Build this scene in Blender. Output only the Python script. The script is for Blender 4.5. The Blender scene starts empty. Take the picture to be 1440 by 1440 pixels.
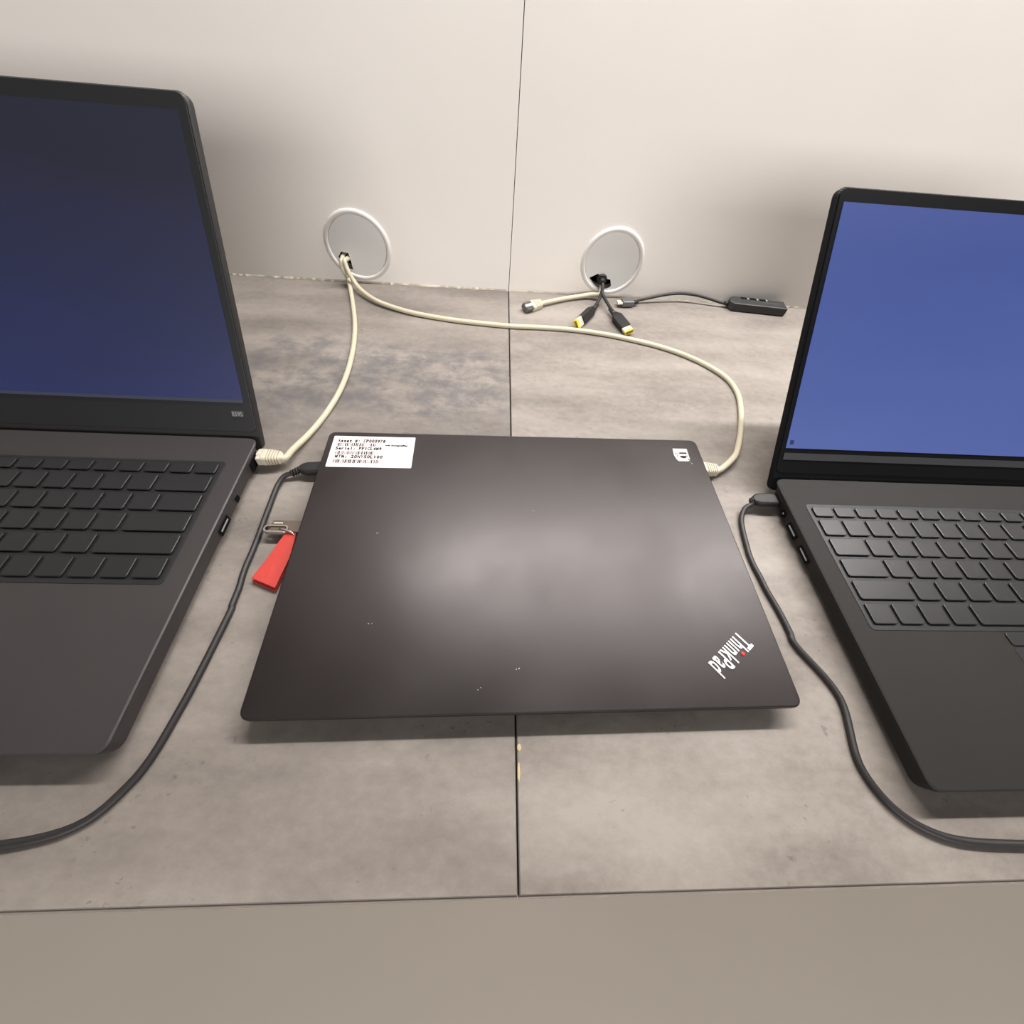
import bpy, bmesh, math, random
from mathutils import Matrix, Vector, Euler
PI = math.pi
random.seed(4)
scene = bpy.context.scene
COL = scene.collection
ZD = 0.735            # desk top above the floor; everything below is measured from the desk top

# ------------------------------------------------------------------ camera, world, lights, exposure
F_PX, CAM_H, PITCH, ROLL, YAW = 568.95, 0.27295, 0.61817, 0.10999, -0.10291
CAM_R = Matrix.Rotation(YAW, 3, 'Z') @ Matrix.Rotation(PITCH, 3, 'X') @ Matrix.Rotation(ROLL, 3, 'Z')
cam_data = bpy.data.cameras.new('camera')
cam_data.sensor_width = 36.0
cam_data.lens = 36.0 * F_PX / 1440.0
cam_data.clip_start = 0.01
cam = bpy.data.objects.new('camera', cam_data)
COL.objects.link(cam)
cam.matrix_world = Matrix.Translation((0, 0, CAM_H + ZD)) @ CAM_R.to_4x4()
scene.camera = cam

world = bpy.data.worlds.new('room_light')
scene.world = world
world.use_nodes = True
world.node_tree.nodes['Background'].inputs[0].default_value = (1.0, 0.97, 0.94, 1)
world.node_tree.nodes['Background'].inputs[1].default_value = 0.15

def area(name, loc, target, sx, sy, power, color):
    d = bpy.data.lights.new(name, 'AREA')
    d.shape = 'RECTANGLE'; d.size = sx; d.size_y = sy
    d.energy = power; d.color = color
    o = bpy.data.objects.new(name, d)
    COL.objects.link(o)
    o.location = Vector(loc) + Vector((0, 0, ZD))
    dr = Vector(target) - Vector(loc)
    o.rotation_euler = dr.to_track_quat('-Z', 'Y').to_euler()
    return o
LAMP_X, LAMP_Y, LAMP_Z = 0.38, 0.522, 0.78
area('wall_lamp_light', (LAMP_X, LAMP_Y, LAMP_Z), (LAMP_X, LAMP_Y - 0.12, 0.0), 1.15, 0.035, 17.5, (1.0, 0.965, 0.945))
area('front_fill', (0.2, -2.6, 0.85), (0.1, 0.5, 0.1), 3.0, 1.0, 58.0, (1.0, 0.96, 0.935))  # soft fill light added behind the camera to brighten the wall

scene.view_settings.view_transform = 'Standard'
scene.view_settings.look = 'None'
scene.view_settings.exposure = 0.0
scene.view_settings.gamma = 1.0
scene.view_settings.use_curve_mapping = False

# ------------------------------------------------------------------ helpers
def bp(p, z=0.0, y=None):
    """a pixel of the photograph -> the point of the desk-parallel plane z (or upright plane y) it shows"""
    d = CAM_R @ Vector(((p[0] - 720) / F_PX, (720 - p[1]) / F_PX, -1.0))
    t = (z - CAM_H) / d.z if y is None else y / d.y
    return Vector((0, 0, CAM_H)) + d * t

def lin(c):
    c = c / 255.0
    return c / 12.92 if c <= 0.04045 else ((c + 0.055) / 1.055) ** 2.4
def rgb(r, g, b): return (lin(r), lin(g), lin(b), 1)

class G:
    """collects geometry for ONE mesh"""
    def __init__(s): s.v = []; s.f = []; s.sm = []
    def add(s, vs, fs, smooth=False):
        n = len(s.v); s.v += [Vector(v) for v in vs]
        s.f += [tuple(i + n for i in f) for f in fs]; s.sm += [smooth] * len(fs)
    def loft(s, rings, caps=True, smooth=False):
        n = len(rings[0]); vs = [p for r in rings for p in r]; fs = []
        for k in range(len(rings) - 1):
            for i in range(n):
                j = (i + 1) % n
                fs.append((k*n + i, k*n + j, (k+1)*n + j, (k+1)*n + i))
        s.add(vs, fs, smooth)
        if caps:
            b = len(s.v) - len(vs)
            s.f.append(tuple(b + i for i in reversed(range(n)))); s.sm.append(False)
            s.f.append(tuple(b + (len(rings)-1)*n + i for i in range(n))); s.sm.append(False)
    def mark(s): return len(s.v)
    def xf(s, M, start=0):
        for i in range(start, len(s.v)): s.v[i] = M @ s.v[i]
        return s
    def box(s, c, d, M=None):
        k = s.mark(); x, y, z = d[0]/2, d[1]/2, d[2]/2
        r = lambda zz: [Vector((c[0]+a*x, c[1]+b*y, c[2]+zz)) for a, b in ((-1,-1),(1,-1),(1,1),(-1,1))]
        s.loft([r(-z), r(z)])
        if M: s.xf(M, k)
    def rr(s, cx, cy, z0, w, d, h, rc, b=0.0005, seg=4, smooth=False, taper=0.0):
        """upright rounded-rectangle block with eased edges"""
        def ol(inset, z): return [Vector((p[0]+cx, p[1]+cy, z)) for p in rrect(w-2*inset, d-2*inset, max(rc-inset, 1e-4), seg)]
        s.loft([ol(b+taper, z0), ol(taper, z0+b), ol(0, z0+h-b), ol(b*0.3, z0+h-b*0.3), ol(b, z0+h)], smooth=smooth)
    def tube(s, pts, r, n=10, cap=True):
        pts = [Vector(p) for p in pts]; m = len(pts)
        rs = r if isinstance(r, (list, tuple)) else [r]*m
        t0 = (pts[1]-pts[0]).normalized()
        up = Vector((0,0,1)) if abs(t0.z) < .9 else Vector((0,1,0))
        nrm = (up - t0*up.dot(t0)).normalized(); rings = []
        for i in range(m):
            t = (pts[min(i+1,m-1)] - pts[max(i-1,0)]).normalized()
            nrm = (nrm - t*nrm.dot(t)).normalized(); bn = t.cross(nrm)
            rings.append([pts[i] + (nrm*math.cos(2*PI*k/n) + bn*math.sin(2*PI*k/n))*rs[i] for k in range(n)])
        s.loft(rings, caps=cap, smooth=True)
    def build(s, name, m, parent=None, label=None, kind=None, base=(0,0,0)):
        me = bpy.data.meshes.new(name)
        b = Vector(base)
        me.from_pydata([tuple(v - b) for v in s.v], [], s.f)
        bm = bmesh.new(); bm.from_mesh(me)
        bmesh.ops.recalc_face_normals(bm, faces=bm.faces)
        bm.to_mesh(me); bm.free()
        for p, q in zip(me.polygons, s.sm): p.use_smooth = q
        me.materials.append(m)
        o = bpy.data.objects.new(name, me); COL.objects.link(o)
        if parent is not None: o.parent = parent
        if label: o['label'] = label
        if kind: o['kind'] = kind
        return o

def rrect(w, d, r, seg=4):
    out = []
    for cx, cy, a0 in ((w/2-r, d/2-r, 0), (-w/2+r, d/2-r, PI/2), (-w/2+r, -d/2+r, PI), (w/2-r, -d/2+r, 1.5*PI)):
        for k in range(seg+1):
            a = a0 + PI/2*k/seg
            out.append((cx + r*math.cos(a), cy + r*math.sin(a)))
    return out

def spline(pts, n=8):
    P = [Vector(p) for p in pts]; out = []
    for i in range(len(P)-1):
        p0, p1, p2, p3 = P[max(i-1,0)], P[i], P[i+1], P[min(i+2,len(P)-1)]
        for k in range(n):
            t = k/n
            out.append(0.5*((2*p1) + (p2-p0)*t + (2*p0-5*p1+4*p2-p3)*t*t + (3*p1-p0-3*p2+p3)*t**3))
    out.append(P[-1]); return out

def frame(origin, xdir, up=(0,0,1)):
    """matrix whose X axis runs along xdir, Z as close to up as possible"""
    x = Vector(xdir).normalized(); y = Vector(up).cross(x).normalized(); z = x.cross(y)
    M = Matrix((x, y, z)).transposed().to_4x4(); M.translation = Vector(origin); return M

def plate(outer, holes, t):
    """flat plate in x,y (thickness t downwards in z) with holes"""
    bm = bmesh.new(); loops = []
    for lp in [outer] + holes:
        vs = [bm.verts.new((p[0], p[1], 0)) for p in lp]
        for i in range(len(vs)): bm.edges.new((vs[i], vs[(i+1) % len(vs)]))
    bmesh.ops.triangle_fill(bm, use_beauty=True, use_dissolve=False, edges=bm.edges[:])
    bm.verts.index_update()
    g = G(); n = len(bm.verts)
    top = [v.co.copy() for v in bm.verts]
    vs = top + [v + Vector((0,0,-t)) for v in top]; fs = []
    for f in bm.faces:
        ix = [v.index for v in f.verts]; fs.append(tuple(ix)); fs.append(tuple(n+i for i in reversed(ix)))
    k = 0
    for lp in [outer] + holes:
        m = len(lp)
        for i in range(m): fs.append((k+i, k+(i+1) % m, n+k+(i+1) % m, n+k+i))
        k += m
    bm.free(); g.add(vs, fs); return g

def circle(cx, cy, r, n=48): return [(cx + r*math.cos(2*PI*k/n), cy + r*math.sin(2*PI*k/n)) for k in range(n)]

def text_geo(body, bold=0.0, space=1.0):
    """lettering as flat mesh data (unit size, starting at the origin)"""
    cu = bpy.data.curves.new('lettering', 'FONT'); cu.body = body; cu.size = 1.0; cu.offset = bold; cu.resolution_u = 3; cu.space_character = space
    o = bpy.data.objects.new('lettering', cu); COL.objects.link(o)
    dg = bpy.context.evaluated_depsgraph_get(); dg.update()
    me = bpy.data.meshes.new_from_object(o.evaluated_get(dg))
    vs = [v.co.copy() for v in me.vertices]; fs = [tuple(p.vertices) for p in me.polygons]
    bpy.data.objects.remove(o); bpy.data.curves.remove(cu); bpy.data.meshes.remove(me)
    return vs, fs

def empty(name, loc, rz=0.0):
    o = bpy.data.objects.new(name, None); COL.objects.link(o)
    o.empty_display_size = 0.05
    o.location = Vector(loc) + Vector((0,0,ZD)); o.rotation_euler = (0,0,rz); return o
def thing(name, label, cat, loc=(0,0,0), rz=0.0, group=None):
    o = empty(name, loc, rz); o['label'] = label; o['category'] = cat
    if group: o['group'] = group
    return o

# ------------------------------------------------------------------ materials
def mat(name, color, rough=0.5, metal=0.0, spec=0.5, var=0.0, vscale=30.0, bump=0.0, bscale=400.0, rvar=0.0, emit=None, estr=1.0, trans=0.0):
    m = bpy.data.materials.new(name); m.use_nodes = True
    nt = m.node_tree; N = nt.nodes; L = nt.links; b = N['Principled BSDF']
    b.inputs['Base Color'].default_value = color; b.inputs['Roughness'].default_value = rough
    b.inputs['Metallic'].default_value = metal; b.inputs['Specular IOR Level'].default_value = spec
    if trans: b.inputs['Transmission Weight'].default_value = trans
    tc = N.new('ShaderNodeTexCoord')
    if var or rvar:
        no = N.new('ShaderNodeTexNoise'); no.inputs['Scale'].default_value = vscale; no.inputs['Detail'].default_value = 5
        L.new(tc.outputs['Object'], no.inputs['Vector'])
    if var:
        mx = N.new('ShaderNodeMix'); mx.data_type = 'RGBA'
        mx.inputs['A'].default_value = tuple(c*(1-var) for c in color[:3]) + (1,)
        mx.inputs['B'].default_value = tuple(min(1, c*(1+var)) for c in color[:3]) + (1,)
        L.new(no.outputs['Fac'], mx.inputs['Factor']); L.new(mx.outputs['Result'], b.inputs['Base Color'])
    if rvar:
        mr = N.new('ShaderNodeMapRange'); mr.inputs['From Min'].default_value = .3; mr.inputs['From Max'].default_value = .7
        mr.inputs['To Min'].default_value = rough-rvar; mr.inputs['To Max'].default_value = rough+rvar
        L.new(no.outputs['Fac'], mr.inputs['Value']); L.new(mr.outputs['Result'], b.inputs['Roughness'])
    if bump:
        nb = N.new('ShaderNodeTexNoise'); nb.inputs['Scale'].default_value = bscale; nb.inputs['Detail'].default_value = 3
        L.new(tc.outputs['Object'], nb.inputs['Vector'])
        bu = N.new('ShaderNodeBump'); bu.inputs['Strength'].default_value = bump; bu.inputs['Distance'].default_value = 0.0005
        L.new(nb.outputs['Fac'], bu.inputs['Height']); L.new(bu.outputs['Normal'], b.inputs['Normal'])
    if emit:
        b.inputs['Emission Color'].default_value = emit; b.inputs['Emission Strength'].default_value = estr
    return m

def concrete_mat(name, seed, c_dark, c_mid, c_light, blotch=None, blotch_col=None):
    """grey concrete-look laminate: streaks along x, mottling, small dark pits"""
    m = bpy.data.materials.new(name); m.use_nodes = True
    nt = m.node_tree; N = nt.nodes; L = nt.links; b = N['Principled BSDF']
    b.inputs['Roughness'].default_value = 0.55; b.inputs['Specular IOR Level'].default_value = 0.3
    tc = N.new('ShaderNodeTexCoord')
    def noise(sc, scale, detail=6, rough=0.6, off=0.0, dist=0.0):
        mp = N.new('ShaderNodeMapping'); mp.inputs['Scale'].default_value = sc; mp.inputs['Location'].default_value = (seed+off, seed*1.7-off, 0)
        L.new(tc.outputs['Object'], mp.inputs['Vector'])
        n = N.new('ShaderNodeTexNoise'); n.inputs['Scale'].default_value = scale; n.inputs['Detail'].default_value = detail
        n.inputs['Roughness'].default_value = rough; n.inputs['Distortion'].default_value = dist
        L.new(mp.outputs['Vector'], n.inputs['Vector']); return n.outputs['Fac']
    def math_(op, a, c=None, clamp=False):
        k = N.new('ShaderNodeMath'); k.operation = op; k.use_clamp = clamp
        for i, x in enumerate((a, c)):
            if x is None: continue
            if isinstance(x, (int, float)): k.inputs[i].default_value = x
            else: L.new(x, k.inputs[i])
        return k.outputs[0]
    def rng(x, a, c, lo=0.0, hi=1.0):
        k = N.new('ShaderNodeMapRange'); k.interpolation_type = 'SMOOTHSTEP'
        k.inputs['From Min'].default_value = a; k.inputs['From Max'].default_value = c
        k.inputs['To Min'].default_value = lo; k.inputs['To Max'].default_value = hi
        L.new(x, k.inputs['Value']); return k.outputs[0]
    def mix(f, a, c):
        k = N.new('ShaderNodeMix'); k.data_type = 'RGBA'
        L.new(f, k.inputs['Factor'])
        for nm, x in (('A', a), ('B', c)):
            if isinstance(x, tuple): k.inputs[nm].default_value = x
            else: L.new(x, k.inputs[nm])
        return k.outputs['Result']
    streak = noise((1.0, 5.0, 1), 4.0, 5, 0.5)
    cloud = noise((1.0, 2.0, 1), 9.0, 7, 0.65, 3.1)
    grain = noise((1.0, 1.4, 1), 120.0, 4, 0.7, 7.7)
    v = math_('ADD', math_('MULTIPLY', streak, 0.55), math_('MULTIPLY', cloud, 0.45))
    v = math_('ADD', v, math_('MULTIPLY', math_('SUBTRACT', grain, 0.5), 0.22))
    r = N.new('ShaderNodeValToRGB'); e = r.color_ramp.elements
    e[0].position = 0.36; e[0].color = c_dark; e[1].position = 0.64; e[1].color = c_light
    k = e.new(0.5); k.color = c_mid
    L.new(v, r.inputs['Fac']); col = r.outputs['Color']
    if blotch:                                    # the darker bluish stain of this sheet's pattern
        x0, x1, y0, y1 = blotch
        sp = N.new('ShaderNodeSeparateXYZ'); L.new(tc.outputs['Object'], sp.inputs[0])
        wob = math_('MULTIPLY', math_('SUBTRACT', noise((1,2,1), 14, 6, .65, 5.0), 0.5), 0.12)
        yy = math_('ADD', sp.outputs['Y'], wob); xx = math_('ADD', sp.outputs['X'], wob)
        f = math_('MULTIPLY', math_('MULTIPLY', rng(yy, y0-.02, y0+.03), rng(yy, y1+.02, y1-.03)),
                  math_('MULTIPLY', rng(xx, x0-.03, x0+.03), rng(xx, x1+.03, x1-.03)))
        f = math_('MULTIPLY', f, rng(noise((1,1.35,1), 40, 6, .72, 9.0), 0.34, 0.64))
        col = mix(math_('MULTIPLY', f, 0.75), col, blotch_col)
    pits = math_('MULTIPLY', rng(noise((1, 1.3, 1), 210, 3, .5, 1.3), 0.64, 0.74), rng(noise((1,1.5,1), 18, 3, .5, 2.2), 0.48, 0.62))
    col = mix(math_('MULTIPLY', pits, 0.45), col, tuple(c*0.45 for c in c_dark[:3]) + (1,))
    L.new(col, b.inputs['Base Color'])
    bu = N.new('ShaderNodeBump'); bu.inputs['Strength'].default_value = 0.12; bu.inputs['Distance'].default_value = 0.0004
    L.new(grain, bu.inputs['Height']); L.new(bu.outputs['Normal'], b.inputs['Normal'])
    return m

M = {}
M['desk_l'] = concrete_mat('concrete_laminate_left', 3.0, rgb(107,101,96), rgb(127,120,113), rgb(143,136,129), (0.41, 0.71, 0.035, 0.165), rgb(86,84,87))
M['desk_r'] = concrete_mat('concrete_laminate_right', 11.0, rgb(109,102,96), rgb(132,125,118), rgb(149,142,135))
M['edge_band'] = mat('edge_band', rgb(120,112,104), 0.6, var=.1)
M['core'] = mat('chipboard_core', rgb(188,168,128), 0.9, var=.2, vscale=200)
M['wall'] = mat('white_panel', rgb(246,241,235), 0.5, spec=.3, var=.03, vscale=8)
M['sealant'] = mat('cream_sealant', rgb(188,180,164), 0.7, var=.08, vscale=90)
M['floor'] = mat('beige_vinyl', rgb(222,212,199), 0.6, spec=.2, var=.03, vscale=5)
M['grommet'] = mat('grey_white_plastic', rgb(212,208,204), 0.4, var=.02)
M['grommet_cap'] = mat('pale_grey_plastic', rgb(222,222,220), 0.4, var=.02)
M['dark'] = mat('dark_void', (0.004,0.004,0.004,1), 0.9, spec=.1, var=.2)
M['lid'] = mat('black_soft_coating', (0.0140,0.0108,0.0104,1), 0.365, spec=.38, var=.28, vscale=16, rvar=.05, bump=.05, bscale=1500)
M['lid'].node_tree.nodes['Principled BSDF'].inputs['Specular Tint'].default_value = (1.0, 0.945, 0.94, 1)
M['case'] = mat('black_plastic', (0.018,0.017,0.017,1), 0.5, spec=.4, var=.1, bump=.05, bscale=1500)
M['deck'] = mat('charcoal_deck', (0.035,0.031,0.031,1), 0.5, spec=.4, var=.1, vscale=20)
M['bezel'] = mat('bezel_plastic', (0.014,0.014,0.015,1), 0.45, spec=.4, var=.1)
M['bezel_r'] = mat('black_bezel', (0.0035,0.0035,0.004,1), 0.5, spec=.12, var=.1)
M['case_r'] = mat('matte_black_case', (0.004,0.004,0.0045,1), 0.55, spec=.12, var=.1)
M['deck_r'] = mat('dark_deck', (0.022,0.020,0.019,1), 0.62, spec=.15, var=.1, vscale=20)
M['key'] = mat('key_plastic', (0.012,0.012,0.013,1), 0.4, spec=.5, var=.1)
M['rubber'] = mat('black_rubber', (0.012,0.011,0.011,1), 0.55, spec=.4, var=.15)
M['cord_black'] = mat('black_cord', (0.022,0.020,0.020,1), 0.5, spec=.4, var=.15, vscale=60)
M['cream'] = mat('cream_cable', rgb(190,182,159), 0.45, spec=.4, var=.05, vscale=50)
M['cream_boot'] = mat('cream_boot', rgb(196,188,168), 0.5, spec=.4, var=.06, vscale=90)
M['clear'] = mat('clear_plastic', (0.85,0.84,0.8,1), 0.06, spec=.5, trans=.92, var=.02)
M['cream_clear'] = mat('cream_clear_plastic', rgb(224,216,198), 0.3, spec=.5, trans=.25, var=.03)
M['contact_mouth_dark'] = mat('brown_contacts_and_mouth', rgb(56,45,34), 0.4, metal=.4, var=.15)
M['gold'] = mat('gold_contacts', rgb(190,150,70), 0.3, metal=1.0, var=.1)
M['steel'] = mat('polished_steel', rgb(205,198,190), 0.22, metal=1.0, var=.05)
M['usb_metal'] = mat('brushed_metal', rgb(92,79,70), 0.5, metal=0.2, var=.06, vscale=200)
M['grey_metal'] = mat('grey_aluminium', rgb(112,114,116), 0.42, metal=.6, var=.06, vscale=150)
M['yellow'] = mat('yellow_plastic', rgb(214,186,62), 0.4, var=.06)
M['pale_tip'] = mat('pale_metal_tip', rgb(216,208,190), 0.35, metal=.3, var=.04)
M['red'] = mat('red_strap', rgb(182,60,52), 0.5, spec=.4, var=.08, vscale=60)
M['red_dot'] = mat('red_enamel', rgb(215,30,32), 0.35, var=.04)
M['label'] = mat('white_label', rgb(222,211,208), 0.6, spec=.3, var=.01)
M['ink'] = mat('black_ink', rgb(14,12,12), 0.8, spec=.1, var=.1)
M['ink_soft'] = mat('barcode_ink', rgb(40,36,35), 0.8, spec=.1, var=.1)
M['silver'] = mat('silver_foil', rgb(182,175,173), 0.35, metal=.35, var=.1, vscale=250)
M['logo'] = mat('polished_logo', rgb(236,230,226), 0.3, metal=.75, var=.03)
M['fleck'] = mat('pale_fleck', rgb(176,166,162), 0.8, var=.1)
M['key_print'] = mat('key_print', rgb(190,188,184), 0.6, var=.05)
M['badge'] = mat('grey_badge', rgb(58,60,62), 0.4, metal=.3, var=.08)
M['badge_text'] = mat('badge_text', rgb(150,150,150), 0.4, metal=.3, var=.05)
M['lamp_white'] = mat('lamp_housing', rgb(235,232,228), 0.4, var=.02)
M['hub'] = mat('hub_body', (0.030,0.032,0.033,1), 0.42, spec=.5, var=.12, vscale=80)
M['tongue'] = mat('port_tongue', rgb(150,150,150), 0.5, var=.05)

def screen_mat(name, c_top, c_bot, h, strength):
    m = bpy.data.materials.new(name); m.use_nodes = True
    nt = m.node_tree; N = nt.nodes; L = nt.links; b = N['Principled BSDF']
    b.inputs['Base Color'].default_value = (0.01,0.01,0.012,1); b.inputs['Roughness'].default_value = 0.4
    tc = N.new('ShaderNodeTexCoord'); sp = N.new('ShaderNodeSeparateXYZ'); L.new(tc.outputs['Generated'], sp.inputs[0])
    no = N.new('ShaderNodeTexNoise'); no.inputs['Scale'].default_value = 2.5; L.new(tc.outputs['Generated'], no.inputs['Vector'])
    ad = N.new('ShaderNodeMath'); ad.operation = 'MULTIPLY_ADD'; ad.inputs[1].default_value = 0.35
    L.new(no.outputs['Fac'], ad.inputs[0]); L.new(sp.outputs['Z'], ad.inputs[2])
    mx = N.new('ShaderNodeMix'); mx.data_type = 'RGBA'
    mx.inputs['A'].default_value = c_bot; mx.inputs['B'].default_value = c_top
    L.new(ad.outputs[0], mx.inputs['Factor']); L.new(mx.outputs['Result'], b.inputs['Emission Color'])
    b.inputs['Emission Strength'].default_value = strength
    return m
M['screen_l'] = screen_mat('screen_deep_blue', rgb(24,26,50), rgb(34,46,104), .19, 0.75)
M['screen_r'] = screen_mat('screen_mid_blue', rgb(64,88,168), rgb(92,114,190), .19, 0.72)
M['taskbar'] = mat('screen_taskbar', (0.01,0.01,0.012,1), .4, emit=rgb(52,58,74), estr=.8, var=.02)
M['icon'] = mat('screen_icon', (0.01,0.01,0.012,1), .4, emit=rgb(24,34,92), estr=.9, var=.02)

# ------------------------------------------------------------------ setting
SEAM, WALL_Y, DESK_FRONT = 0.0201, 0.557, -0.040
g = G(); g.box((0, -1.8, -ZD-0.02), (6.4, 5.0, 0.04)); g.build('floor', M['floor'], kind='structure').location = (0,0,ZD)

GR_L, GR_R, GR_OUT, GR_IN = (-0.168, 0.0433), (0.150, 0.0436), 0.040, 0.0345
wall = empty('wall_back', (0, WALL_Y, -ZD)); wall['kind'] = 'structure'
TOW = Matrix(((1,0,0,0),(0,0,-1,0),(0,1,0,0),(0,0,0,1)))        # plate x,y -> world x,z, plate front (+z) facing -y
for x0, x1, gr in ((SEAM-3.0, SEAM-0.0004, GR_L), (SEAM+0.0004, SEAM+3.0, GR_R)):
    p = plate([(x0,-ZD),(x1,-ZD),(x1,1.25),(x0,1.25)], [circle(gr[0], gr[1], GR_IN+0.001)], 0.018)
    p.xf(Matrix.Translation((0,WALL_Y,0)) @ TOW)
    p.build('panel', M['wall'], wall, base=(0,WALL_Y,-ZD))
g = G()                                                          # black sheet behind the panels, painting the shade in the grommet holes
g.box((0, WALL_Y+0.09, 0.26), (6.0, 0.01, 2.0)); g.build('hole_shade_sheet', M['dark'], wall, base=(0,WALL_Y,-ZD))

def sealant(name, x0, x1, lo, hi, seed):
    rnd = random.Random(seed); g = G(); n = int((x1-x0)/0.004); pts = []
    for i in range(n+1): pts.append((x0+(x1-x0)*i/n, lo+(hi-lo)*rnd.random()**2))
    for i in range(n):
        (xa, da), (xb, db) = pts[i], pts[i+1]
        y = WALL_Y - 0.0001
        vs = [(xa,y-da,0.0002),(xb,y-db,0.0002),(xb,y,0.0002),(xa,y,0.0002),(xa,y-da*.5,0.0012+da*.3),(xb,y-db*.5,0.0012+db*.3),(xb,y,0.0022),(xa,y,0.0022)]
        g.add(vs, [(0,1,5,4),(4,5,6,7),(3,2,1,0),(2,3,7,6),(0,4,7,3),(1,2,6,5)])
    g.build(name, M['sealant'], kind='structure').location = (0,0,ZD)
sealant('trim_1', SEAM-0.62, SEAM-0.003, 0.0002, 0.0024, 2)
sealant('trim_2', SEAM+0.003, SEAM+0.62, 0.0003, 0.0011, 5)

def desk(x0, x1, m, label, chips):
    t = thing('desk', label, 'desk', ((x0+x1)/2, (WALL_Y+DESK_FRONT)/2, -ZD), 0, None)
    b = ((x0+x1)/2, (WALL_Y+DESK_FRONT)/2, -ZD)
    yb, yf = WALL_Y-0.0005, DESK_FRONT
    g = G(); g.loft([[Vector(p) for p in r] for r in (
        [(x0,yf,-.025),(x1,yf,-.025),(x1,yb,-.025),(x0,yb,-.025)],
        [(x0,yf,-.0008),(x1,yf,-.0008),(x1,yb,-.0008),(x0,yb,-.0008)],
        [(x0+.0006,yf+.0006,0),(x1-.0006,yf+.0006,0),(x1-.0006,yb,0),(x0+.0006,yb,0)])])
    top = g.build('tabletop', m, t, base=b)
    g = G(); g.box(((x0+x1)/2, yf-.0008, -.0132), (x1-x0, .0014, .0232)); g.build('edge_band', M['edge_band'], top, base=b)
    for lx in (x0+.05, x1-.05):
        for ly in (yf+.06, yb-.06):
            g = G(); g.rr(lx, ly, -ZD, .05, .05, ZD-.0255, .006, .001); g.build('leg', M['lamp_white'], t, base=b)
    for (cx, cy, cw, cd) in chips:
        g = G(); pl = [(cx+cw*a, cy+cd*c, 0.0003) for a, c in ((-.5,-.3),(.1,-.5),(.5,-.1),(.3,.4),(-.2,.5),(-.5,.2))]
        g.add(pl, [tuple(range(6))]); g.build('chip', M['core'], top, label='pale chip in the laminate', base=b)
    return t
chip = bp((728, 1051)); 
desk(SEAM-1.4, SEAM-0.0005, M['desk_l'], 'grey concrete-look desk left of the seam, with a darker bluish stain', [])
desk(SEAM+0.0005, SEAM+1.4, M['desk_r'], 'grey concrete-look desk right of the seam, under the thin black hub', [(SEAM+.0019, chip.y, .0024, .004), (SEAM+.0014, chip.y-.012, .0014, .010)])

def grommet(c, opening, label):
    t = thing('cable_grommet', label, 'cable grommet', (c[0], WALL_Y, c[1]))
    b = (c[0], WALL_Y, c[1])
    g = G(); n = 64; rings = []
    for r, d in ((GR_IN-.0002, 0.012), (GR_IN-.0002, -.0016), (GR_IN+.0012, -.0026), (GR_OUT-.0022, -.0026), (GR_OUT-.0004, -.0016), (GR_OUT, -.0001)):
        rings.append([Vector((c[0]+r*math.cos(2*PI*k/n), WALL_Y+d, c[1]+r*math.sin(2*PI*k/n))) for k in range(n)])
    g.loft(rings, caps=False, smooth=True); g.build('ring', M['grommet'], t, base=b)
    p = plate(circle(c[0], c[1], GR_IN-.0006, 64), [opening], .0018)
    p.xf(Matrix.Translation((0, WALL_Y-.0006, 0)) @ TOW); p.build('cap', M['grommet_cap'], t, base=b)
    return t
grommet(GR_R, [(.1250,.0236),(.1352,.0292),(.1460,.0238),(.1535,.0228),(.1562,.0148),(.1535,.0118),(.1490,.0105),(.1440,.0106),(.1385,.0120),(.1320,.0160)],
        'round grey-white wall grommet with black power leads coming out')
grommet(GR_L, [(-.1955,.0300),(-.1900,.0365),(-.1815,.0350),(-.1805,.0160),(-.1845,.0165),(-.1890,.0195)],
        'round grey-white wall grommet beside the two long cream cables')

# wall lamp whose light falls on the desks (above the frame)
t = thing('tube_lamp', 'long white tube lamp on the wall high above the desks', 'lamp', (LAMP_X, WALL_Y, LAMP_Z))
g = G(); g.box((LAMP_X, LAMP_Y, LAMP_Z+.03), (1.25, .05, .03)); g.box((LAMP_X, (LAMP_Y+WALL_Y)/2+.008, LAMP_Z+.035), (.3, .06, .02))
g.build('housing', M['lamp_white'], t, base=(LAMP_X, WALL_Y, LAMP_Z))

# ------------------------------------------------------------------ closed laptop
L_, W_, H_ = 0.329, 0.226, 0.0165
LX, LY, LT = 0.02762, 0.15242, 0.0184
lap = thing('laptop', 'closed black laptop lying flat across the seam, white asset sticker on its lid', 'laptop', (LX, LY, 0), LT)
g = G()
def ol(w, d, r, z, dy=0): return [Vector((p[0], p[1]+dy, z)) for p in rrect(w, d, r, 6)]
g.loft([ol(L_-.030, W_-.030, .008, .0022), ol(L_-.010, W_-.012, .008, .0040), ol(L_-.005, W_-.006, .008, .0080), ol(L_-.005, W_-.005, .008, .0106)])
base = g.build('base', M['case'], lap)
for sx in (-1,1):
    for sy in (-1,1):
        g = G(); g.rr(sx*.125, sy*.085, 0, .030, .008, .0024, .0035, .0004); g.build('rubber_foot', M['rubber'], base)
g = G()
g.loft([ol(L_-.003, W_-.003, .0050, .0110), ol(L_, W_, .0055, .0122), ol(L_, W_, .0055, .0154), ol(L_-.0006, W_-.0006, .0053, .0161), ol(L_-.0020, W_-.0020, .0047, .0165)])
lid = g.build('lid', M['lid'], lap)
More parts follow.
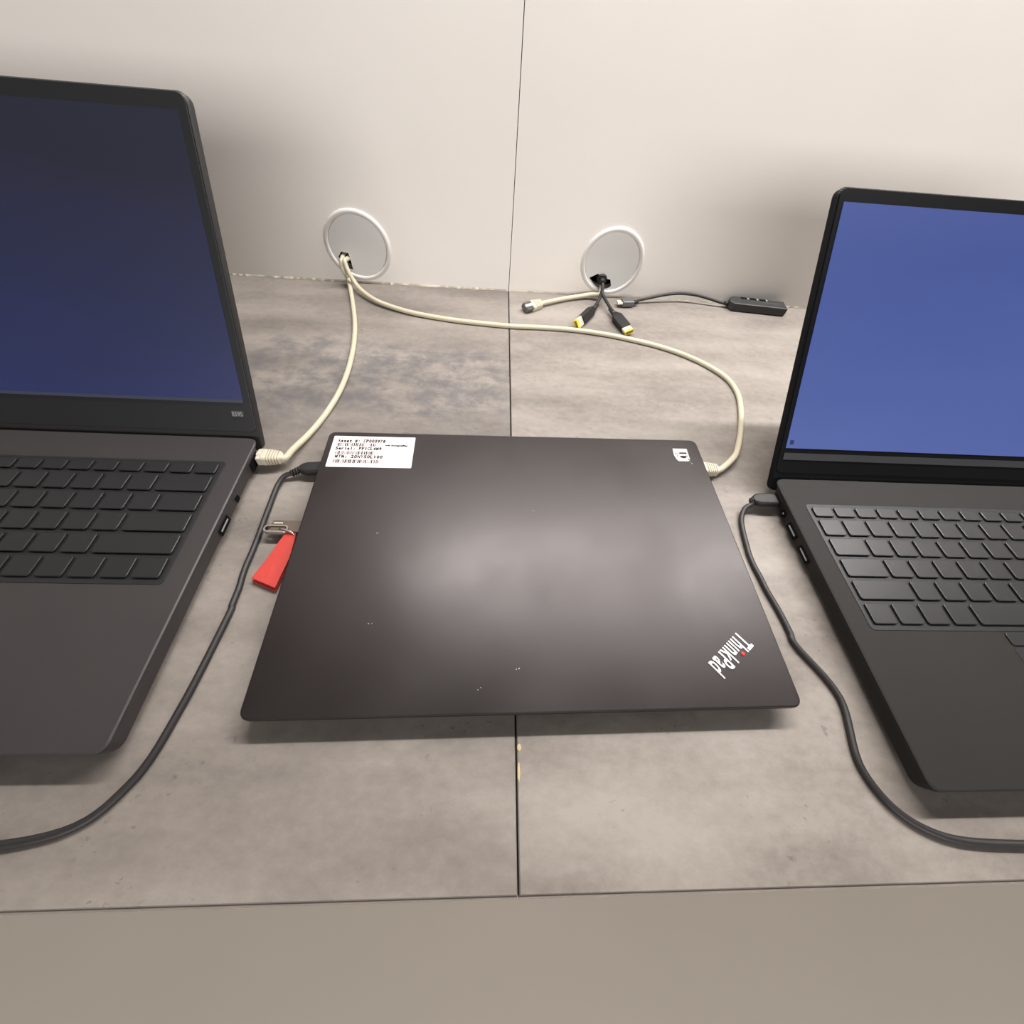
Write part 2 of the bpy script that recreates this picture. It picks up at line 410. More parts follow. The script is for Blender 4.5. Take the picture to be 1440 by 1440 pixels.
for sx, y, w, h, nm in ((-1,.0786,.0090,.0030,'charging_port'), (-1,.045,.0090,.0030,'charging_port'), (-1,.013,.0135,.0050,'usb_port'),
                    (1,.0863,.0135,.0072,'network_port'), (1,.030,.0140,.0050,'usb_port')):
    g = G(); g.box((sx*(L_/2-.0024), y, .0075), (.0004, w, h)); g.build(nm, M['dark'], base)
for sx in (-1, 1):
    g = G(); g.tube([(sx*.09-.03, W_/2-.0035, .0108), (sx*.09+.03, W_/2-.0035, .0108)], .0030, 12); g.build('hinge', M['case'], lap)
# asset sticker
sx0, sx1, sy0, sy1 = -.1592, -.0904, .0722, .1075
g = G(); g.rr((sx0+sx1)/2, (sy0+sy1)/2, H_, sx1-sx0, sy1-sy0, .00015, .0006, .00003, 2)
st = g.build('asset_sticker', M['label'], lid, label='white printed sticker at the back left corner')
g = G(); gs = G(); ZT = H_+.00022
def print_line(gg, s, x, y, pitch, h, wf=.78, bold=.02):
    for i, ch in enumerate(s):
        if ch == ' ': continue
        vs, fs = text_geo(ch, bold)
        if not vs: continue
        xm = min(v.x for v in vs); xM = max(v.x for v in vs); w = max(xM-xm, .22)
        k = pitch*wf/max(w, .45)
        off = (pitch*wf - (xM-xm)*k)/2
        gg.add([(x+i*pitch+off+(v.x-xm)*k, y+v.y*h/0.70, ZT) for v in vs], fs)
print_line(g, 'Asset #: CP000978', -.1550, .1003, .0399/17, .0034, .88, .05)
print_line(g, 'Serial: PF1CL4M9', -.1553, .0915, .0382/16, .0032, .86, .045)
print_line(g, 'MTM: 20NYS0LV00', -.1540, .0822, .0392/15, .0032, .86, .045)
vs, fs = text_geo('wit bongcaffey', .05); wd = max(v.x for v in vs)
g.add([(-.1149+v.x*.0192/wd, .0965+v.y*.0026, ZT) for v in vs], fs)
g.build('printed_text', M['ink'], lid, label='black lettering printed on the sticker')
rnd = random.Random(8)
for (xa, xb, yc) in ((-.1548,-.1230,.0974),(-.1546,-.1228,.0879),(-.1545,-.1165,.0785)):
    x = xa
    while x < xb-.0006:
        w = rnd.choice((.0003,.0003,.0006,.0009)); gp = rnd.choice((.0003,.0003,.0004,.0007,.0009))
        gs.add([(x,yc-.0019,ZT),(x+w,yc-.0019,ZT),(x+w,yc+.0019,ZT),(x,yc+.0019,ZT)], [(0,1,2,3)]); x += w+gp
gs.build('barcode', M['ink_soft'], lid, label='three rows of barcode bars on the sticker')
# silver sticker, its lower left corner torn off
g = G(); pl = [(.1397,.1014),(.1528,.1014),(.1524,.0885),(.1505,.0862),(.1414,.0862),(.1400,.0885),(.1390,.0930),(.1390,.0950)]
g.loft([[Vector((x,y,H_)) for x,y in reversed(pl)], [Vector((x,y,H_+.00015)) for x,y in reversed(pl)]])
g.build('foil_sticker', M['silver'], lid, label='small silver sticker with a torn corner at the back right')
g = G()
def quad(x0,x1,y0,y1,sk=0): g.add([(x0,y0,ZT),(x1,y0,ZT),(x1+sk,y1,ZT),(x0+sk,y1,ZT)], [(0,1,2,3)])
quad(.1446,.1512,.0950,.0967); quad(.1405,.1410,.0935,.0962); quad(.1418,.1423,.0952,.0962); quad(.1432,.1436,.0950,.0964)
quad(.1441,.1444,.0946,.0962); quad(.1413,.1418,.0905,.0935,.0006); quad(.1430,.1434,.0978,.0990)
g.add([(.1470+.0035*math.cos(a)*(1 if math.sin(a) > 0 else .75), .0912+(.0014 if math.sin(a) > 0 else .0016)*math.sin(a), ZT) for a in [2*PI*k/20 for k in range(20)]], [tuple(range(20))])
quad(.1490,.1516,.0922,.0928,.0002); quad(.1500,.1516,.0878,.0884,.0006); quad(.1508,.1517,.0884,.0892,.0004)
g.build('foil_print', M['ink_soft'], lid, label='dark marks printed on the silver sticker')
# lid lettering
ub, uv = Vector((-.0264,-.0198,0)).normalized(), Vector((.60,-.80,0)).normalized()
vs, fs = text_geo('ThinkPad', .012, 1.10)
xm, xM = min(v.x for v in vs), max(v.x for v in vs)
cap = max(v.y for v in vs)
O = Vector((.1396,-.0664, H_))
ws = .0335/(xM-xm); hs = .0122/cap
rf, rs_ = [], []
# split the letter i so its dot can be red
g = G()
vsi, fsi = text_geo('Th', .012, 1.10); xi0 = max(v.x for v in vsi)
vsj, fsj = text_geo('Thi', .012, 1.10); xi1 = max(v.x for v in vsj)
adj = {}
isdot = lambda v: xi0-.01 < v.x < xi1+.01 and v.y > cap*0.70
dots = {i for i, v in enumerate(vs) if isdot(v)}
fs_l = [f for f in fs if not all(i in dots for i in f)]
use = sorted({i for f in fs_l for i in f}); remap = {a: k for k, a in enumerate(use)}
place = lambda v, z: O + ub*((v.x-xm)*ws) + uv*(v.y*hs) + Vector((0,0,z))
g.add([place(vs[i], .0004) for i in use], [tuple(remap[i] for i in f) for f in fs_l])
# side walls give the letters their relief
edge = {}
for f in fs_l:
    for a, c in zip(f, f[1:]+f[:1]): edge[(a,c)] = 1
wl = [(a,c) for (a,c) in edge if (c,a) not in edge]
for a, c in wl:
    g.add([place(vs[a],.0004), place(vs[c],.0004), place(vs[c],0), place(vs[a],0)], [(0,1,2,3)])
g.build('lettering', M['logo'], lid, label='polished raised lettering in the front right corner')
g = G(); dc = Vector((.1388,-.0808,0)) + ub*.0009 - uv*.0004
g.loft([[dc+Vector((r*math.cos(2*PI*k/16), r*math.sin(2*PI*k/16), z)) for k in range(16)] for r, z in ((.00125,H_),(.00125,H_+.0004),(.0009,H_+.0006))])
g.build('dot', M['red_dot'], lid, label='red dot over the letter i')
# pale flecks and scratches on the lid
g = G(); rnd = random.Random(3)
for (x, y, s) in ((-.1027,-.059,1.1),(-.1005,-.059,.7),(-.1081,.0087,.8),(-.1072,.0092,.6),(-.0077,-.0879,1.0),(-.0094,-.0883,.7),(-.0326,-.0996,.8),(-.0310,-.0985,.7),(.0084,.0307,.6),(.1526,.0835,1.2),(.1519,.0851,.7)):
    n = 7; pl = [(x+.0005*s*rnd.uniform(.6,1.2)*math.cos(2*PI*k/n), y+.0005*s*rnd.uniform(.5,1.1)*math.sin(2*PI*k/n), H_+.0001) for k in range(n)]
    g.add(pl, [tuple(range(n))])
g.build('flecks', M['fleck'], lid, kind='stuff')

# ------------------------------------------------------------------ open laptops
def open_laptop(name, label, loc, lean, w, d, h, screen_key, margins, badge_fn, bez='bezel', case='case', deck='deck'):
    """origin: bottom centre; x right, y towards the hinge"""
    t = thing(name, label, 'laptop', loc)
    yb = d/2
    g = G()
    def o2(wi, y0, y1, z): return [Vector((p[0], p[1]+(y0+y1)/2, z)) for p in rrect(wi, y1-y0, .006, 4)]
    tl = math.tan(lean)
    g.loft([o2(w-.022, -yb+.014, yb-.020, .0025), o2(w-.004, -yb+.003, yb-.0105, .006), o2(w-.001, -yb+.0006, yb-.0035-(h-.003-.007)*0-.0045, h-.003), o2(w-.001, -yb+.0006, yb-.0018-.0022, h-.0006), o2(w-.003, -yb+.0016, yb-.0042, h)])
    base = g.build('base', M[deck], t)
    for sx in (-1,1):
        for sy in (-1,1):
            g = G(); g.rr(sx*w*.38, sy*d*.36, 0, .03, .008, .0027, .0035, .0004); g.build('rubber_foot', M['rubber'], base)
    # keyboard
    kw, kd = w-.030, .106; kx, ky = 0, yb-.031-kd/2
    g = G(); g.rr(kx, ky, h, kw, kd, .0004, .003, .0001, 3); kb = g.build('keyboard', M['bezel'], t)
    u = (kw-.004)/15; x0 = kx-kw/2+.002; rows = [[15/16]*16, [1]*13+[2], [1.5]+[1]*12+[1.5], [1.75]+[1]*11+[2.25], [2.25]+[1]*10+[2.75], [1,1,1,1,5,1,1,1,1,1,1]]
    y = ky+kd/2-.002; cache = {}
    for r, row in enumerate(rows):
        rh = .0125 if r == 0 else .0178; x = x0
        for kwid in row:
            key = (round(kwid,3), r == 0)
            ww = kwid*u
            if key not in cache:
                g = G(); g.rr(0, 0, 0, ww-.0028, rh-.0028, .0016, .0016, .0005, 2, taper=.0003)
                ko = g.build('key', M['key'], kb); cache[key] = ko
            else:
                ko = cache[key].copy(); COL.objects.link(ko); ko.parent = kb
            ko.location = (x+ww/2, y-rh/2, h+.0004); x += ww
        y -= rh
    g = G(); g.loft([[Vector((.004+r*math.cos(2*PI*k/14), ky-.006+r*math.sin(2*PI*k/14), z)) for k in range(14)] for r, z in ((.0028,h+.0004),(.0028,h+.0020),(.0034,h+.0026),(.0028,h+.0032))], smooth=True)
    g.build('pointing_stick', M['red_dot'], t, label='red rubber pointing stick')
    ty = ky-kd/2-.006
    g = G(); g.rr(-.005, ty-.033, h, .100, .056, .0003, .003, .0001, 3); g.build('touchpad', M['bezel'], t)
    for bx, bw in ((-.038,.034),(-.005,.028),(.028,.034)):
        g = G(); g.rr(bx, ty+.0005, h, bw-.001, .009, .0010, .002, .0003, 3); g.build('button', M['key'], t)
    # side ports
    for sx, yy, wd, hh, nm in ((1, yb-.022,.014,.009,'network_port'),(1,yb-.060,.0045,.0045,'lock_slot'),(1,yb-.085,.015,.006,'usb_port'),(-1,yb-.020,.010,.004,'charging_port'),(-1,yb-.052,.014,.006,'usb_port'),(-1,yb-.074,.015,.005,'video_port')):
        g = G(); g.box((sx*(w/2-.0006), yy, h*.52), (.0005, wd, hh)); po = g.build(nm, M['dark'], base)
        if nm in ('usb_port','video_port'):
            g = G(); g.box((sx*(w/2-.0003), yy, h*.52+.0006), (.0004, wd*.75, hh*.22)); g.build('contact', M['tongue'], base)
    g = G(); ax = -(w/2-.0006)
    g.tube([(ax-.0003, yb-.0345, h*.52), (ax+.0008, yb-.0345, h*.52)], .0034, 16); jk = g.build('audio_jack', M['dark'], base)
    g = G(); g.tube([(ax-.0006, yb-.0345, h*.52), (ax+.0002, yb-.0345, h*.52)], .0011, 12); g.build('contact', M['steel'], jk)
    # lid, hinged so that its foot drops behind the base
    lt = .0062; ll = d-.002
    LM = Matrix.Translation((0, yb, h)) @ Matrix.Rotation(-lean, 4, 'X')       # local: x right, z up the lid, -y screen side
    drop = .0135
    def o3(wi, z0, z1, yy): return [Vector((p[0], yy, p[1]+(z0+z1)/2)) for p in rrect(wi, z1-z0, .006, 5)]
    g = G(); g.loft([o3(w-.002, -drop+.001, ll-drop-.001, .0002), o3(w, -drop, ll-drop, .0012), o3(w, -drop, ll-drop, lt-.001), o3(w-.003, -drop+.0015, ll-drop-.0015, lt)])
    ld = g.xf(LM).build('lid', M[case], t)
    g = G(); g.rr(0, 0, 0, w-.003, ll-drop-.0035, .0010, .005, .0004, 4)
    g.xf(Matrix.Translation((0, .0003, (ll-drop+.0015)/2)) @ Matrix.Rotation(PI/2, 4, 'X')); g.xf(LM)
    g.build('bezel', M[bez], ld)
    ml, mr, mb, mt = margins
    sw, sh = w-ml-mr, ll-drop-mb-mt; cx = (ml-mr)/2; cz = mb+sh/2
    g = G(); g.box((cx, -.0008, cz), (sw, .0006, sh)); g.xf(LM); g.build('screen', M[screen_key], ld, label='screen lit in blue')
    badge_fn(t, ld, LM, w, cx, cz, sw, sh, mb)
    for sx in (-1,1):
        g = G(); g.tube([(sx*w*.33-.022, yb-.0055+.0005, h-.0035), (sx*w*.33+.022, yb-.005, h-.0035)], .0032, 12); g.build('hinge', M['case'], t)
    return t

def badge_left(t, ld, LM, w, cx, cz, sw, sh, mb):
    g = G(); g.box((cx, -.00115, mb+.0012), (sw, .0003, .0024)); g.xf(LM); g.build('taskbar', M['taskbar'], ld)
    bx, bz = w/2-.0138, mb-.0090
    g = G(); g.rr(0, 0, 0, .0100, .0052, .0005, .001, .0001, 3); g.xf(Matrix.Translation((bx, -.0006, bz)) @ Matrix.Rotation(PI/2,4,'X')); g.xf(LM)
    g.build('badge', M['badge'], ld, label='small dark model badge reading E595')
    vs, fs = text_geo('E595', .02); wd = max(v.x for v in vs); g = G()
    g.add([(bx-.0042+v.x*.0084/wd, -.0013, bz-.0018+v.y*.0036/.70) for v in vs], fs); g.xf(LM); g.build('badge_lettering', M['badge_text'], ld)

def badge_right(t, ld, LM, w, cx, cz, sw, sh, mb):
    g = G(); g.box((cx, -.00115, mb-.0069), (sw+.001, .0004, .0058)); g.xf(LM); g.build('strip', M['badge'], ld, label='grey strip under the screen')
    g = G(); g.box((cx-sw/2+.0040, -.00118, mb+.0050), (.0032, .0003, .0036)); g.xf(LM); g.build('icon', M['icon'], ld)

W1, D1, H1 = 0.330, 0.232, 0.0190
XR = -0.1932
open_laptop('laptop', 'open black laptop at the left edge, dark blue screen and small badge', (XR-W1/2, .2520-D1/2, 0), math.radians(30), W1, D1, H1, 'screen_l', (.007,.007,.0265,.010), badge_left)
W2, D2, H2 = 0.330, 0.228, 0.0185
XL = 0.2470
open_laptop('laptop', 'open black laptop at the right edge, lighter blue screen', (XL+W2/2, .2265-D2/2, 0), math.radians(38), W2, D2, H2, 'screen_r', (.0053,.006,.024,.010), badge_right, 'bezel_r', 'case_r', 'deck_r')

# ------------------------------------------------------------------ cables
def rj45(t, tip, direction, base, up=(0,0,1), ins=0.0):
    """network plug; tip first, the cord leaves along +X; ins = the length hidden inside a socket"""
    Mx = frame(Vector(tip) - Vector(direction).normalized()*ins, direction, up)
    def rg(wi, hi, x): return [Vector((x, p[0], p[1])) for p in rrect(wi, hi, min(wi,hi)*.28, 4)]
    def rs(wi, hi, x): return [Vector((x, p[0], p[1])) for p in rrect(wi, hi, .0008, 2)]
    g = G(); g.loft([rs(.0108,.0072,ins), rs(.0117,.0080,ins+.0006), rs(.0117,.0080,.0140)]); g.xf(Mx)
    pl = g.build('plug', M['clear'] if not ins else M['cream_clear'], t, base=base, label='clear plastic plug end')
    if not ins:
        g = G()
        for i in range(8): g.box((.0035, -.0042+.0012*i, -.0034), (.006, .0006, .0009))
        g.box((.0078, 0, -.0002), (.0110, .0098, .0044))  # dark block painting the shade inside the plug's open mouth
        g.xf(Mx); g.build('contacts_and_mouth_shade', M['contact_mouth_dark'], pl, base=base)
    g = G(); xa = max(ins, .0005); g.box(((xa+.0125)/2, 0, .0040), (.0125-xa, .0034, .0008)); g.xf(Mx)
    g.build('latch', M['cream_clear'], pl, base=base)
    g = G()
    g.loft([rg(.0116,.0086,.0108), rg(.0126,.0096,.0118), rg(.0126,.0096,.0148), rg(.0120,.0090,.0154)])
    x = .0154
    for i in range(5):
        wi, hi = .0126-.0006*i, .0096-.0004*i
        g.loft([rg(wi-.002, hi-.002, x-.0001), rg(wi-.002, hi-.002, x+.0007)])
        g.loft([rg(wi-.0006, hi-.0006, x+.0006), rg(wi, hi, x+.0009), rg(wi, hi, x+.0017), rg(wi-.0006, hi-.0006, x+.0020)]); x += .0021
    g.loft([rg(.0076,.0068,x-.0002), rg(.0058,.0058,x+.0018)])
    g.xf(Mx); g.build('boot', M['cream_boot'], t, base=base, label='ribbed cream boot')
    return Mx @ Vector((x+.0012,0,0)), Vector(direction).normalized()

R_C = 0.0027
def cable_z(pts, zs):
    return [bp(p, z) for p, z in zip(pts, zs)]

# cream cable into the left laptop
tA = thing('network_cable', 'cream network cable plugged into the left laptop', 'cable', (-.19, .5, 0)); bA = (-.19,.5,0)
endA, dA = rj45(tA, (XR+.0004, .2357, .0100), (1, .03, -.03), bA, ins=.0075)
pxA = [(490,393),(495.5,422),(499,453),(498,480.5),(493,508),(484,536),(470,564),(450.5,592),(431,614),(412,632)]
zA = [.0075,.0032,R_C,R_C,R_C,R_C,R_C,R_C,.0038,.0068]
ptsA = [Vector((-.1890,.640,.034)), Vector((-.1890,.575,.0318)), Vector((-.1895,.5590,.0308)), bp((480.5,367), y=.5500), bp((481.3,375), y=.5470), bp((485,384), y=.5430)] + cable_z(pxA, zA) + [endA+dA*.002, endA-dA*.002]
g = G(); g.tube(spline(ptsA, 8), R_C, 12); g.build('cord', M['cream'], tA, base=bA)
# cream cable into the closed laptop
tB = thing('network_cable', 'long cream network cable crossing the desk into the closed laptop', 'cable', (0, .48, 0)); bB = (0,.48,0)
side = Matrix.Translation((LX,LY,0)) @ Matrix.Rotation(LT,4,'Z') @ Vector((L_/2-.0022, .0865, .0062))
endB, dB = rj45(tB, side, (1, -.02, .0), bB, ins=.0072)
pxB = [(504,404),(514.5,413.5),(527,421.5),(540,427.5),(560,434.3),(580,439.7),(611.7,446),(653,452),(718,458.5),(762,460.5),(803,463.5),(845,469),(887,477.3),(928,487.5),(964.5,500),(998,516),(1023,533),(1037,553),(1042,578),(1041.5,605),(1037,631),(1031,644)]
zB = [.0080,.0060,.0050,.0042,.0035,.0032]+[R_C]*12+[.0028,.0034,.0060,.0076]
ptsB = [Vector((-.1835,.640,.032)), Vector((-.1835,.575,.0300)), Vector((-.1838,.5590,.0285)), bp((485,366), y=.5470), bp((487,375), y=.5425), bp((492,386), y=.5390), bp((497.5,395), y=.5365)] + cable_z(pxB, zB) + [endB+dB*.0045+Vector((0,.0022,0)), endB-dB*.001]
g = G(); g.tube(spline(ptsB, 8), R_C, 12); g.build('cord', M['cream'], tB, base=bB)
# loose cream cable out of the right grommet
tip, bk = bp((737,433.5), .0052), bp((772,423.8), .0050)
tC = thing('network_cable', 'short loose cream network cable with its unplugged end lying on the desk', 'cable', (.1,.53,0)); bC = (.1,.53,0)
endC, dC = rj45(tC, tip, bk-tip, bC, up=(0,-.5,.85))
ptsC = [endC-dC*.002, endC+dC*.003, bp((792,420.2),.0042), bp((815,416.6),.0045), bp((830,414.2),.0060), Vector((.1410,.5465,.0082)), Vector((.1424,.5508,.0114)), Vector((.1430,.5580,.0137)), Vector((.1435,.575,.0148)), Vector((.144,.62,.016))]
g = G(); g.tube(spline(ptsC, 8), R_C, 12); g.build('cord', M['cream'], tC, base=bC)

# black USB-C leads
def usb_c_lead(label, port, pdir, px, zs, tail, base, rad, collar_dir, ridges=True):
    t = thing('power_cable', label, 'cable', base)
    Mx = frame(port, pdir)
    R90 = Matrix.Rotation(PI/2,4,'Y') @ Matrix.Rotation(PI/2,4,'Z')
    def rg(wi, hi, x): return [Vector((x, p[0], p[1])) for p in rrect(wi, hi, min(wi,hi)*.35, 4)]
    g = G(); g.loft([rg(.0108,.0056,.0012), rg(.0118,.0066,.0020), rg(.0118,.0066,.0150), rg(.0100,.0062,.0185), rg(.0060,.0056,.0210)])
    g.xf(Mx); pl = g.build('plug', M['rubber'], t, base=base)
    g = G(); g.loft([rg(.0084,.0026,-.0004), rg(.0084,.0026,.0013)]); g.xf(Mx); g.build('metal_tip', M['steel'], pl, base=base)
    c0 = Mx @ Vector((.0200,0,0)); cd = Vector(collar_dir).normalized()
    pts = [c0 - Vector(pdir).normalized()*.003, c0] + [c0+cd*.004*i for i in (1,2)]
    g = G(); g.tube([c0-cd*.002, c0+cd*(.0085 if ridges else .003)], [rad*1.35, rad*1.05], 12)
    for i in range(4 if ridges else 0): g.tube([c0+cd*(.0010+.0021*i), c0+cd*(.0022+.0021*i)], rad*1.55-.00008*i, 12)
    g.build('strain_relief', M['rubber'], t, base=base)
    path = ([c0+cd*.002, c0+cd*.0075] if ridges else [c0-cd*.001, c0+cd*.002]) + [bp(p, z) for p, z in zip(px, zs)] + [Vector(p) for p in tail]
    g = G(); g.tube(spline(path, 8), rad, 12); g.build('cord', M['cord_black'], t, base=base)
    return t
RB = 0.0021
pl_port = Matrix.Translation((LX,LY,0)) @ Matrix.Rotation(LT,4,'Z') @ Vector((-L_/2+.0018, .0786, .0075))
pxD = [(400,669.4),(391,681.6),(385,695.5),(380,709),(373.8,725),(367.7,742),(361,760),(353.3,779),(346.5,794.4),(341,810),(336.5,825.7),(331,839.6),(326,852),(320.5,867)]
zD = [.0045,.0030]+[RB]*12
e = bp(pxD[-1], RB)
usb_c_lead('black power cable plugged into the left side of the closed laptop', pl_port, (-1,-.06,-.05), pxD, zD,
           [(-.176,.045,RB),(-.186,.008,RB),(-.215,-.013,RB),(-.300,-.018,RB),(-.45,-.017,RB),(-.80,-.020,RB)], (-.16,.2,0), RB,
           bp((410,662),.0062)-bp((424,656),.0072))
pr_port = Vector((XL+.0006, .2265-.0205, H2*.52))
pxE = [(1057,709),(1049.5,713.5),(1044.5,721),(1042.5,731.5),(1044.5,746),(1049,764),(1053.5,780),(1060,795.5),(1069.5,813),(1078,830),(1090,850.5),(1101.5,871),(1111.5,891.5),(1120,909)]
zE = [.0072,.0055,.0038,.0026]+[RB]*10
e = bp(pxE[-1], RB)
usb_c_lead('black power cable plugged into the open laptop on the right', pr_port, (-1,.0,-.03), pxE, zE,
           [(e.x+.015,e.y-.033,RB),(.226,.010,RB),(.247,-.017,RB),(.300,-.025,RB),(.45,-.024,RB),(.90,-.022,RB)], (.22,.2,0), RB,
           (-1,-.10,-.12), ridges=False)

# ------------------------------------------------------------------ black power splitter with yellow tips
bS = (.147,.53,0)
tS = thing('power_splitter', 'black power lead splitting into two yellow-tipped plugs under the right grommet', 'cable', bS)
y0 = Vector((.1425,.5460,.0175))
g = G(); g.tube([(.1440,.625,.030),(.1422,.575,.0255),(.1418,.5590,.0236),(.1417,.5535,.0226)], .0066, 14); g.tube([(.1417,.5540,.0227),(.1420,.5490,.0212)], [.0048,.0030], 14)
g.build('sleeve', M['rubber'], tS, base=bS)
def slim_tip(px, zs, b0, b1, tipend, wide, roll):
    path = [Vector((.1420,.5510,.0216)), Vector((.1427,.5450,.0180))] + [bp(p,z) for p,z in zip(px,zs)] + [b0]
    g = G(); g.tube(spline(path, 8), .0020, 12)
    d = (b1-b0).normalized()
    g.tube([b0-d*.014, b0-d*.006, b0], [.0024,.0030,.0036], 12)
    g.build('cord', M['cord_black'], tS, base=bS)
    Mx = frame(b0, d, roll); ln = (b1-b0).length
    def rg(wi, hi, x): return [Vector((x, p[0], p[1])) for p in rrect(wi, hi, min(wi,hi)*.22, 3)]
    g = G(); g.loft([rg(.0060,.0058,-.0015), rg(.0098,.0074,.003), rg(wide,.0086,.0065), rg(wide,.0086,ln-.0005), rg(wide-.0008,.0080,ln)])
    g.xf(Mx); pl = g.build('plug', M['rubber'], tS, base=bS)
    tl = (tipend-b1).length
    def frm(wi, hi, th, x0, x1):
        k = rrect(wi, hi, .0007, 2); q = rrect(wi-2*th, hi-2*th, .0004, 2); g = G()
        g.loft([[Vector((x,p[0],p[1])) for p in o] for x, o in ((x0,k),(x1,k),(x1,q),(x0+.001,q))], caps=False)
        return g
    g = frm(.0110,.0046,.0009, ln, ln+tl*.72); g.box((ln+.0006,0,0),(.0008,.0106,.0042)); g.xf(Mx); g.build('tip', M['pale_tip'], pl, base=bS)
    g = frm(.0112,.0048,.0010, ln+tl*.68, ln+tl); g.xf(Mx); g.build('tip_edge', M['yellow'], pl, base=bS, label='yellow rim of the rectangular tip')
    g = G(); g.box((ln+tl*.4,0,0),(tl*.5,.0014,.0012)); g.xf(Mx); g.build('pin', M['gold'], pl, base=bS)
slim_tip([(846,411),(843,420),(838.5,428)], [.0120,.0095,.0068], bp((833.5,435),.0056), bp((817.5,450.5),.0056), bp((810.5,457.5),.0056), .0115, (.80,-.35,.60))
slim_tip([(847.5,413.5),(852,422.5),(857,431)], [.0125,.0100,.0078], bp((864.5,442.5),.0060), bp((880,461.5),.0052), bp((884.5,467.5),.0050), .0128, (-.25,-.2,.95))

# ------------------------------------------------------------------ USB hub
fl, fr = Vector((.3187,.5377,0)), Vector((.3945,.5301,0))
hd = (fr-fl).normalized(); hp = Vector((-hd.y,hd.x,0)); hl = (fr-fl).length; dep, hh = .0184, .0115
bH = tuple((fl+fr)/2+hp*dep/2)
tH = thing('usb_hub', 'slim black multi-port hub with a short cord, lying against the wall', 'hub', bH)
Hm = Matrix((hd, hp, Vector((0,0,1)))).transposed().to_4x4(); Hm.translation = fl
def hx(s, z): return [Vector((x, y, z)) for x, y in ((s+.004, s), (hl-s, s), (hl-s, dep-s*.5), (s+.004, dep-s*.5), (s-.0002, dep*.66), (s-.0002, dep*.34))]
g = G(); g.loft([hx(.0012,.0004), hx(.0004,.0014), hx(0,.0050), hx(0,hh-.0008), hx(.0010,hh)])
g.xf(Hm); body = g.build('body', M['hub'], tH, base=bH)
for i in range(3):
    cx = .0205+.0128*i
    g = G(); g.box((cx, dep-.0025, hh+.00005), (.0085, .0042, .0005)); g.xf(Hm); pt = g.build('port', M['dark'], body, base=bH)
    g = G(); g.box((cx+.0052, dep-.0030, hh+.0001), (.0022, .0036, .0006)); g.xf(Hm); g.build('port_edge', M['tongue'], body, base=bH)
g = G(); g.rr(0,0,hh-.0001,.026,.0008,.0002,.0002,.00005,1); g.xf(Matrix.Translation((.056,.010,0))); g.xf(Hm); g.build('status_line', M['grey_metal'], body, base=bH)
# its plug and cord
pt0, pt1 = bp((868,425.5),.0050), bp((890,425.0),.0052)
Pm = frame(pt0, pt1-pt0); PL = (pt1-pt0).length
def rg2(wi, hi, x, f=.4): return [Vector((x, p[0], p[1])) for p in rrect(wi, hi, min(wi,hi)*f, 4)]
g = G(); g.loft([rg2(.0105,.0062,.0062,.2), rg2(.0112,.0070,.0068,.2), rg2(.0112,.0070,PL-.0006,.2), rg2(.0104,.0064,PL,.2)]); g.xf(Pm); up_ = g.build('plug', M['grey_metal'], tH, base=bH, label='grey metal plug shell')
g = G(); g.loft([rg2(.0084,.0028,.0), rg2(.0084,.0028,.0066)]); g.xf(Pm); g.build('metal_tip', M['pale_tip'], up_, base=bH)
g = G(); g.loft([rg2(.0066,.0052,PL-.0002), rg2(.0046,.0042,PL+.0070)], smooth=True); g.xf(Pm); g.build('strain_relief', M['rubber'], tH, base=bH)
c1 = Pm @ Vector((PL+.004,0,0)); hk = Hm @ Vector((.0004, dep*.5, hh*.5))
g = G(); g.tube([hk-hd*.0065, hk+hd*.001], [.0021,.0036], 12); g.build('strain_relief', M['rubber'], tH, base=bH)
path = [c1, bp((898,422.4), y=.5440)]
for (px, yy) in (((915,418.7),.5475),((933.7,415),.5510),((948.4,413.2),.5530),((961,413),.5540),((978,415),.5535),((992.6,418.7),.5515)): path.append(bp(px, y=yy))
path += [hk-hd*.010, hk-hd*.004]
g = G(); g.tube(spline(path, 8), .0017, 12); g.build('cord', M['cord_black'], tH, base=bH)

# ------------------------------------------------------------------ USB stick with red strap
bU = (-.152,.19,0)
tU = thing('usb_stick', 'metal memory stick on a red strap, plugged into the closed laptop', 'memory stick', bU)
zu = .0088
a, b_ = bp((384.5,731.2), zu), bp((384.5,747.2), zu)
us = Matrix.Translation((LX,LY,0)) @ Matrix.Rotation(LT,4,'Z') @ Vector((-L_/2+.0022, 0, 0))
x0, x1 = a.x, us.x+.0008
yc, wd = (a.y+b_.y)/2, (a.y-b_.y)
g = G(); g.rr((x0+x1)/2, yc, zu-.0042, x1-x0, wd, .0042, .0010, .0003, 3); cs = g.build('case', M['usb_metal'], tU, base=bU)
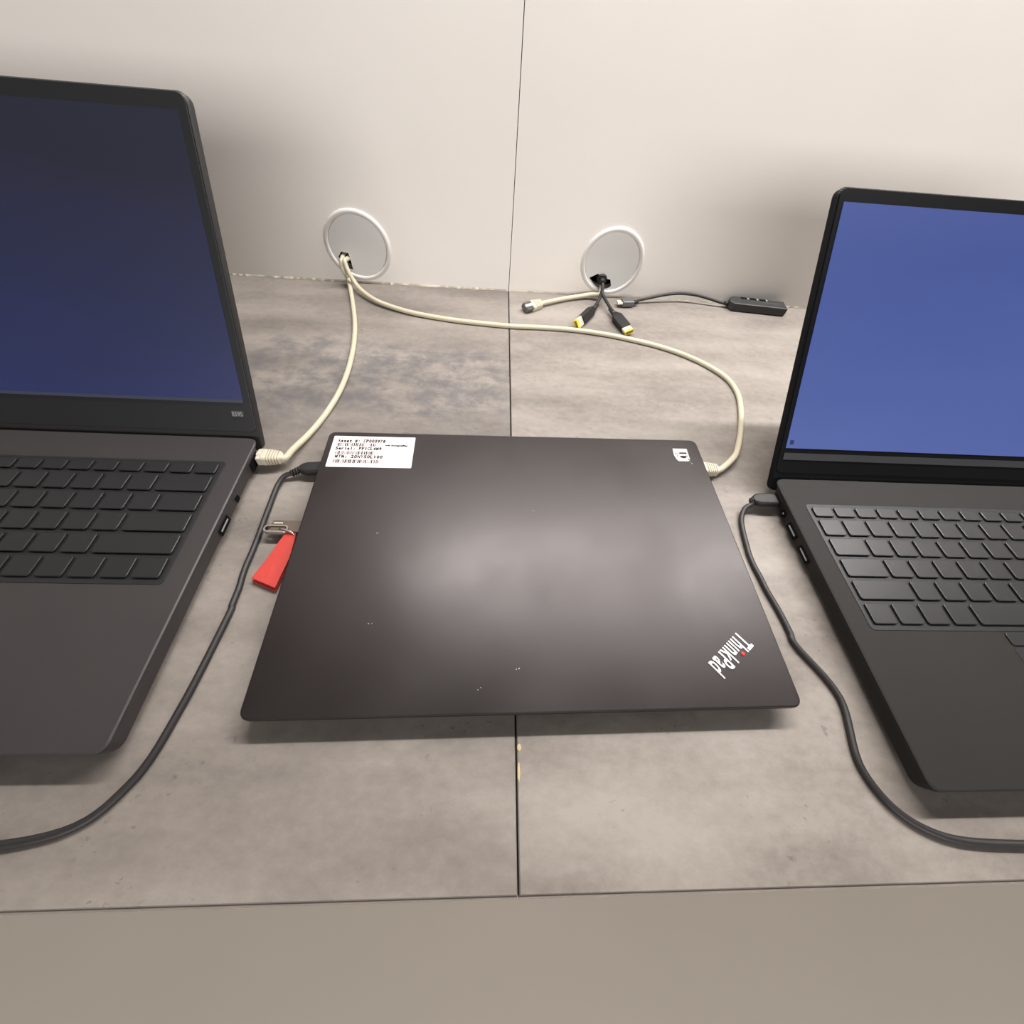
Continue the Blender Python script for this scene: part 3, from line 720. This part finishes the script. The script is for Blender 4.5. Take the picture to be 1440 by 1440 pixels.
# loop
lc0, lc1 = bp((370,743.4), zu+.0006), bp((406,743.0), zu+.0006)
lw = .0068; lcx, lcy, lln = (lc0.x+lc1.x)/2, (lc0.y+lc1.y)/2, (lc1-lc0).length
g = G(); n = 24
def stadium(w, d, n=40):
    return [(lcx+p[0], lcy+p[1]) for p in rrect(w, d, d/2-.00005, 8)]
o_, i_ = stadium(lln, lw), stadium(lln-.0030, lw-.0030)
zt, zb = zu+.0010, zu-.0030
g.loft([[Vector((p[0],p[1],z)) for p in q] for q, z in ((i_,zb),(o_,zb),(o_,zt-.0004),([( (p[0]*.85+q2[0]*.15),(p[1]*.85+q2[1]*.15)) for p,q2 in zip(o_,i_)],zt),(i_,zt),(i_,zb))], caps=False, smooth=False)
g.build('loop', M['steel'], tU, base=bU, label='polished oval keyring loop')
w0, w1 = bp((393,743.5), zu+.0016), bp((410,748.6), zu+.0004)
g = G(); g.tube(spline([w0+Vector((0,0,-.002)), w0, (w0+w1)/2+Vector((0,0,.0004)), w1, w1+Vector((.002,-.001,-.0015))], 5), .0006, 8); g.build('wire', M['steel'], tU, base=bU)
g = G(); g.box((x0+.0045, a.y-.0026, zu+.0001), (.0065, .0010, .0002)); g.build('print', M['pale_tip'], cs, base=bU)
# strap: two layers of red webbing
def strap(gg, q, th, n=6):
    """q: list of (left point, right point) from the loop to the free end"""
    rings = []
    for l, r in q:
        l, r = Vector(l), Vector(r); dz = Vector((0,0,th))
        rings.append([l, l*.5+r*.5, r, r+dz, l*.5+r*.5+dz*1.12, l+dz])
    gg.loft(rings)
zz = .0052
nl, nr = bp((403,748.8), .0078), bp((416,749.3), .0078)
m1l, m1r = bp((395.5,757), .0070), bp((414.5,757), .0070)
m2l, m2r = bp((377,783), .0058), bp((407.5,783), .0058)
f_l, f_r = bp((353.5,812.5), zz), bp((386.5,826.5), zz)
g = G(); dn = Vector((0,0,-.0014))
strap(g, [(nl+dn,nr+dn),(m1l+dn,m1r+dn),(m2l+dn,m2r+dn),(f_l+dn,f_r+dn)], .0014)
bl, br = [Vector((p.x, p.y, 0)) for p in (f_l, f_r)]
off = Vector((-.0006,-.0012,0))
strap(g, [(nl+Vector((0,0,-.0040)), nr+Vector((0,0,-.0040))), (Vector((m1l.x,m1l.y,.0034)), Vector((m1r.x,m1r.y,.0034))), (Vector((m2l.x,m2l.y,.0016)), Vector((m2r.x,m2r.y,.0016))), (bl+off+Vector((0,0,.0002)), br+off+Vector((0,0,.0002)))], .0018)
g.build('strap', M['red'], tU, base=bU, label='folded red strap')
